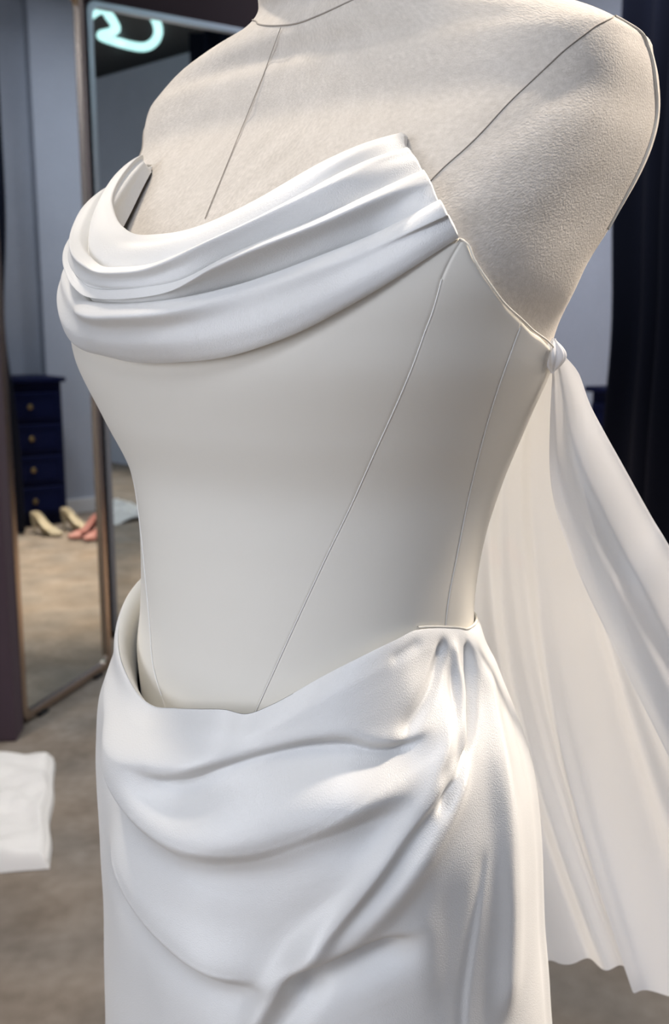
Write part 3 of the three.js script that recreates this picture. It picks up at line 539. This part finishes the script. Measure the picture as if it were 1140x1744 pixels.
  const g = grid(NU, NV, (u, v, i, j) => {
    const th = angle(u), top = topH(th), so = stand(th);
    if (j < IN) {                                              // the facing turned in behind the top edge
      const k = (IN - j) / IN, h = top - 0.045 * k * k * sst(95, 60, Math.abs(th)) - 0.002 * k;
      const B = skin(BODY, th, h, 0), o = Math.max(0.0008, so * (1 - 0.9 * Math.pow(k, 1.4)) - 0.0022 * sst(0, 0.5, k)) + Math.max(0, 1.075 - h) * 0.02;
      return [B[0] + Math.sin(R(th)) * o, h, B[2] + Math.cos(R(th)) * o];
    }
    const t = (j - IN) / (NV - IN), dep = depth(t, top), h = top - dep;
    const fall = Math.exp(-((dep / lerp(0.04, 0.15, sst(-30, 15, th))) ** 1.6)), blend = sst(0, 0.03, dep);
    const P0 = skin(BODY, th, h, 0), P1 = skin(SKIRT, th, h, 0);
    const roll = 0.0040 * (1 - Math.exp(-dep / 0.005));
    const hemFold = 0.02 * sst(0.75, 0.1, h) * (Math.sin(R(th) * 11 + 2 * nz(th * 0.02, 2, 1)) + 0.6 * Math.sin(R(th) * 17 + 1.3));
    const backPleat = 0.004 * sst(105, 125, Math.abs(th)) * sst(0, 0.1, dep) * Math.sin(R(th) * 22);
    let o = so * fall + roll + field[(j - IN) * (NU + 1) + i] * sst(0, 0.012, dep) + hemFold + backPleat + 0.0012 * nz(th * 0.06, h * 14, 3) * sst(0, 0.05, dep);
    const base = [lerp(P0[0], P1[0], blend), h, lerp(P0[2], P1[2], blend)], nx = Math.sin(R(th)), nzv = Math.cos(R(th));
    return [base[0] + nx * o, h + 0.15 * o * sst(0.01, 0.05, dep) * 0, base[2] + nzv * o];
  }, (u, v, p) => [Math.atan2(p[0], p[2]) * 0.16, p[1]]);
  mesh('skirt', g, M.satin, dress);
  const wb = []; for (let k = 0; k <= 30; k++) { const a = lerp(72, 180, k / 30); wb.push(skin(BODY, a, topH(a) + 0.0006, 0.0016)); }
  mesh('waist_seam', tube(wb, 0.0009, 120, 8), M.crepe, dress);
  mesh('waist_seam', tube(wb.map(p => [-p[0], p[1], p[2]]), 0.0009, 120, 8), M.crepe, dress);
}

// chiffon train gathered at the back
{
  const idx = n => Array.from({ length: n }, (_, i) => i / (n - 1));
  const curve = (pts) => { const x = idx(pts.length); return t => [0, 1, 2].map(k => cubic(x, pts.map(p => p[k]), t)); };
  // rear layer: fan of soft pleats from the back neckline down to a curved hem
  const top = curve(VEIL_REAR.top), mid = curve(VEIL_REAR.mid), bot = curve(VEIL_REAR.bot), F = [0.34, 0, 0.94];
  const rear = grid(420, 220, (u, v) => {
    const a = top(u), b = mid(u), c = bot(u), k = v;
    const P = [0, 1, 2].map(i => { const c0 = a[i], c1 = 2 * b[i] - 0.5 * (a[i] + c[i]), c2 = c[i]; return (1 - k) * (1 - k) * c0 + 2 * k * (1 - k) * c1 + k * k * c2; });
    const ph = u * 30 + 2.6 * nz(u * 5, 0.3, 1) + 0.8 * nz(u * 4, v * 1.5, 6), amp = 0.0012 + 0.0085 * sst(0, 0.7, v) * (0.6 + 0.7 * nz(u * 6, v * 0.8, 3));
    const d = amp * (Math.sin(ph) + 0.45 * Math.sin(ph * 1.9 + 1)) + 0.02 * sst(0.3, 1, v) * nz(u * 3, v * 1.3, 8);
    return [P[0] + F[0] * d, P[1] + 0.004 * v * Math.sin(ph * 0.5), P[2] + F[2] * d];
  });
  mesh('chiffon_train', rear, M.chiffon, dress);
  const lf = curve(VEIL_FRONT.left), rt = curve(VEIL_FRONT.right);
  const front = grid(260, 240, (u, v) => {
    const a = lf(v), b = rt(v), P = [0, 1, 2].map(i => lerp(a[i], b[i], u)), ph = u * 11 + 1.3 * nz(u * 4, v * 1.2, 2), amp = (0.0008 + 0.0032 * sst(0.02, 0.6, v)) * Math.sin(Math.PI * clamp(u, 0.02, 0.98)) ** 0.5;
    const d = amp * (0.7 * Math.sin(ph) + 0.5 * Math.sin(ph * 0.47 + 0.6)) + 0.014 * Math.sin(Math.PI * u) * sst(0, 0.5, v);
    return [P[0] + F[0] * d, P[1], P[2] + F[2] * d];
  });
  mesh('chiffon_sash', front, M.sheer, dress);
  const knot = grid(48, 24, (u, v) => { const a = u * 2 * Math.PI, p = VEIL_FRONT.left[0], r = 0.0065 * Math.sin(Math.PI * clamp(v, 0.05, 0.95)) * (1 + 0.2 * Math.sin(a * 7)); return [p[0] + r * Math.cos(a), p[1] + 0.006 - v * 0.02, p[2] + r * Math.sin(a)]; });
  mesh('gather', knot, M.chiffon, dress);
}

renderer.render(scene, camera);
